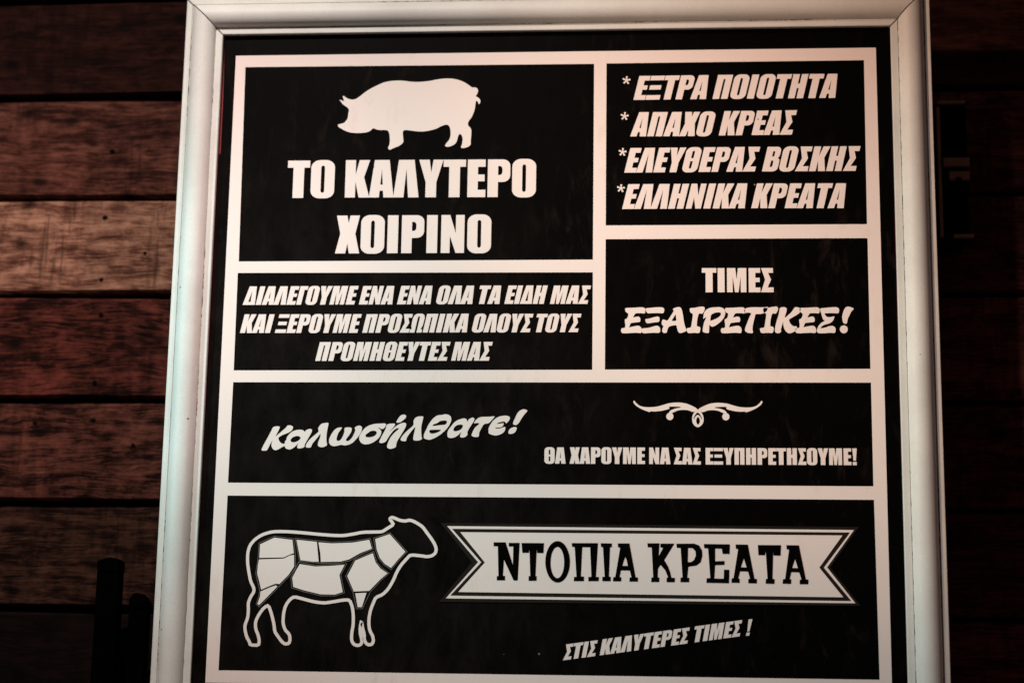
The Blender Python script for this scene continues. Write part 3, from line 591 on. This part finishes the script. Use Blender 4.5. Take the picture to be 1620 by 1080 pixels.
for cx, cy in ((991.1, 127.8), (988.2, 184.5), (985, 241.2), (982.3, 298.4)):
    g = Print(LV1); r = 6.4
    for k in range(5):
        a = math.radians(-84 + 72 * k); n_ = (-math.sin(a), math.cos(a)); d = (math.cos(a), math.sin(a))
        g.fill([PX([(cx + d[0] * t * r + n_[0] * w_ * r, cy + d[1] * t * r + n_[1] * w_ * r) for t, w_ in ((-.12, -.15), (.5, -.17), (.95, -.24), (1.02, 0), (.95, .24), (.5, .17), (-.12, .15))])])
    g.build('asterisk', M_pale, poster)

# ------------------------------------------------------------------ dark fixture half hidden by the right rail
YF = .055
def wx(px, py=270, y=YF): return P(px, py, y)[0]
def wz(py, px=1510, y=YF): return P(px, py, y)[1]
fx = thing('wall_cabinet', (wx(1505), YW, wz(270)), 'small dark cabinet with bronze trim bars on the planks behind the right rail', 'wall cabinet')
ox, oy, oz = fx.location
def fbox(name, mt, px0, px1, py0, py1, y0, y1, b=.001, parent=fx):
    m = MB(); m.box(wx(px0) - ox, wx(px1) - ox, y0 - oy, y1 - oy, wz(py1) - oz, wz(py0) - oz, b); return obj(name, m.mesh(name), mt, parent)
fbox('housing', M_box, 1440, 1532, 162, 376, YF + .004, YW - .0018)
fbox('side_strip', M_trim, 1484, 1490, 168, 374, YF + .001, YF + .004, .0006)
fbox('trim_bar', M_trim, 1486, 1530, 159.5, 164, YF - .001, YF + .0038, .0005)
fbox('trim_bar', M_trim, 1492, 1534, 250, 263.5, YF - .002, YF + .0038, .0008)
fbox('latch_plate', M_trim, 1501, 1534, 271, 284.5, YF - .001, YF + .0038, .0008)
fbox('latch_knob', M_box, 1512, 1520, 282, 287, YF - .004, YF + .0036, .0008)
fbox('trim_bar', M_trim, 1505, 1537, 370.5, 375.5, YF - .001, YF + .0036, .0005)
fbox('door_panel', M_post, 1494, 1531, 166, 248, YF + .002, YF + .0038, .0008)
fbox('door_panel', M_post, 1494, 1531, 288, 368, YF + .002, YF + .0038, .0008)

# ------------------------------------------------------------------ black post and stub low on the left
YP = .05
def sil(name, left, right, topcurve, ybot, depth, loc_label, cat, cap):
    x0 = P(left, 960, YP)[0]; x1 = P(right, 960, YP)[0]; zb = P(left, ybot, YP)[1]
    t = thing(name, ((x0 + x1) / 2, YP, zb), loc_label, cat)
    pts = [(P(px, py, YP)[0] - t.location.x, P(px, py, YP)[1] - t.location.z) for px, py in topcurve]
    w0, w1 = pts[0][0], pts[-1][0]; lean = 0.0
    body = [(w0 + lean, 0), (w1 + lean, 0), (pts[-1][0], pts[-1][1] - cap), (pts[0][0], pts[0][1] - cap)]
    def prism(loop, d0, d1):
        n = len(loop); m = MB()
        cx = sum(a for a, _ in loop) / n; cz = sum(b for _, b in loop) / n
        inn = [(cx + (a - cx) * .94, cz + (b - cz) * .985) for a, b in loop]
        vs = [(a, d0, b) for a, b in inn] + [(a, d0 + .003, b) for a, b in loop] + [(a, d1, b) for a, b in loop]
        fs = [tuple(range(n)), tuple(reversed(range(2 * n, 3 * n)))]
        for k in (0, n):
            for i in range(n): j = (i + 1) % n; fs.append((k + j, k + i, k + n + i, k + n + j))
        m.add(vs, fs); return m
    obj('shaft', prism(body, -depth / 2, depth / 2).mesh('shaft'), M_post, t)
    top = [(pts[0][0], pts[0][1] - cap + .0004), (pts[-1][0], pts[-1][1] - cap + .0004)] + pts[::-1]
    obj('cap', prism(top, -depth / 2 - .001, depth / 2 + .001).mesh('cap'), M_post, t)
    return t
sil('upright_post', 158, 193, [(158, 888), (165, 886), (171, 884), (178, 882.5), (185, 883), (190, 885), (193, 889)], 1600, .016,
    'black upright post with a rounded top in front of the planks, left of the sign', 'post', .008)
sil('rounded_stub', 207, 236, [(207, 952), (209, 945), (213, 940), (219, 937.5), (226, 939), (232, 945), (236, 954)], 1600, .012,
    'low black rounded stub between the upright post and the left rail', 'post', .004)

S.render.engine = 'CYCLES'
S.cycles.max_bounces = 6
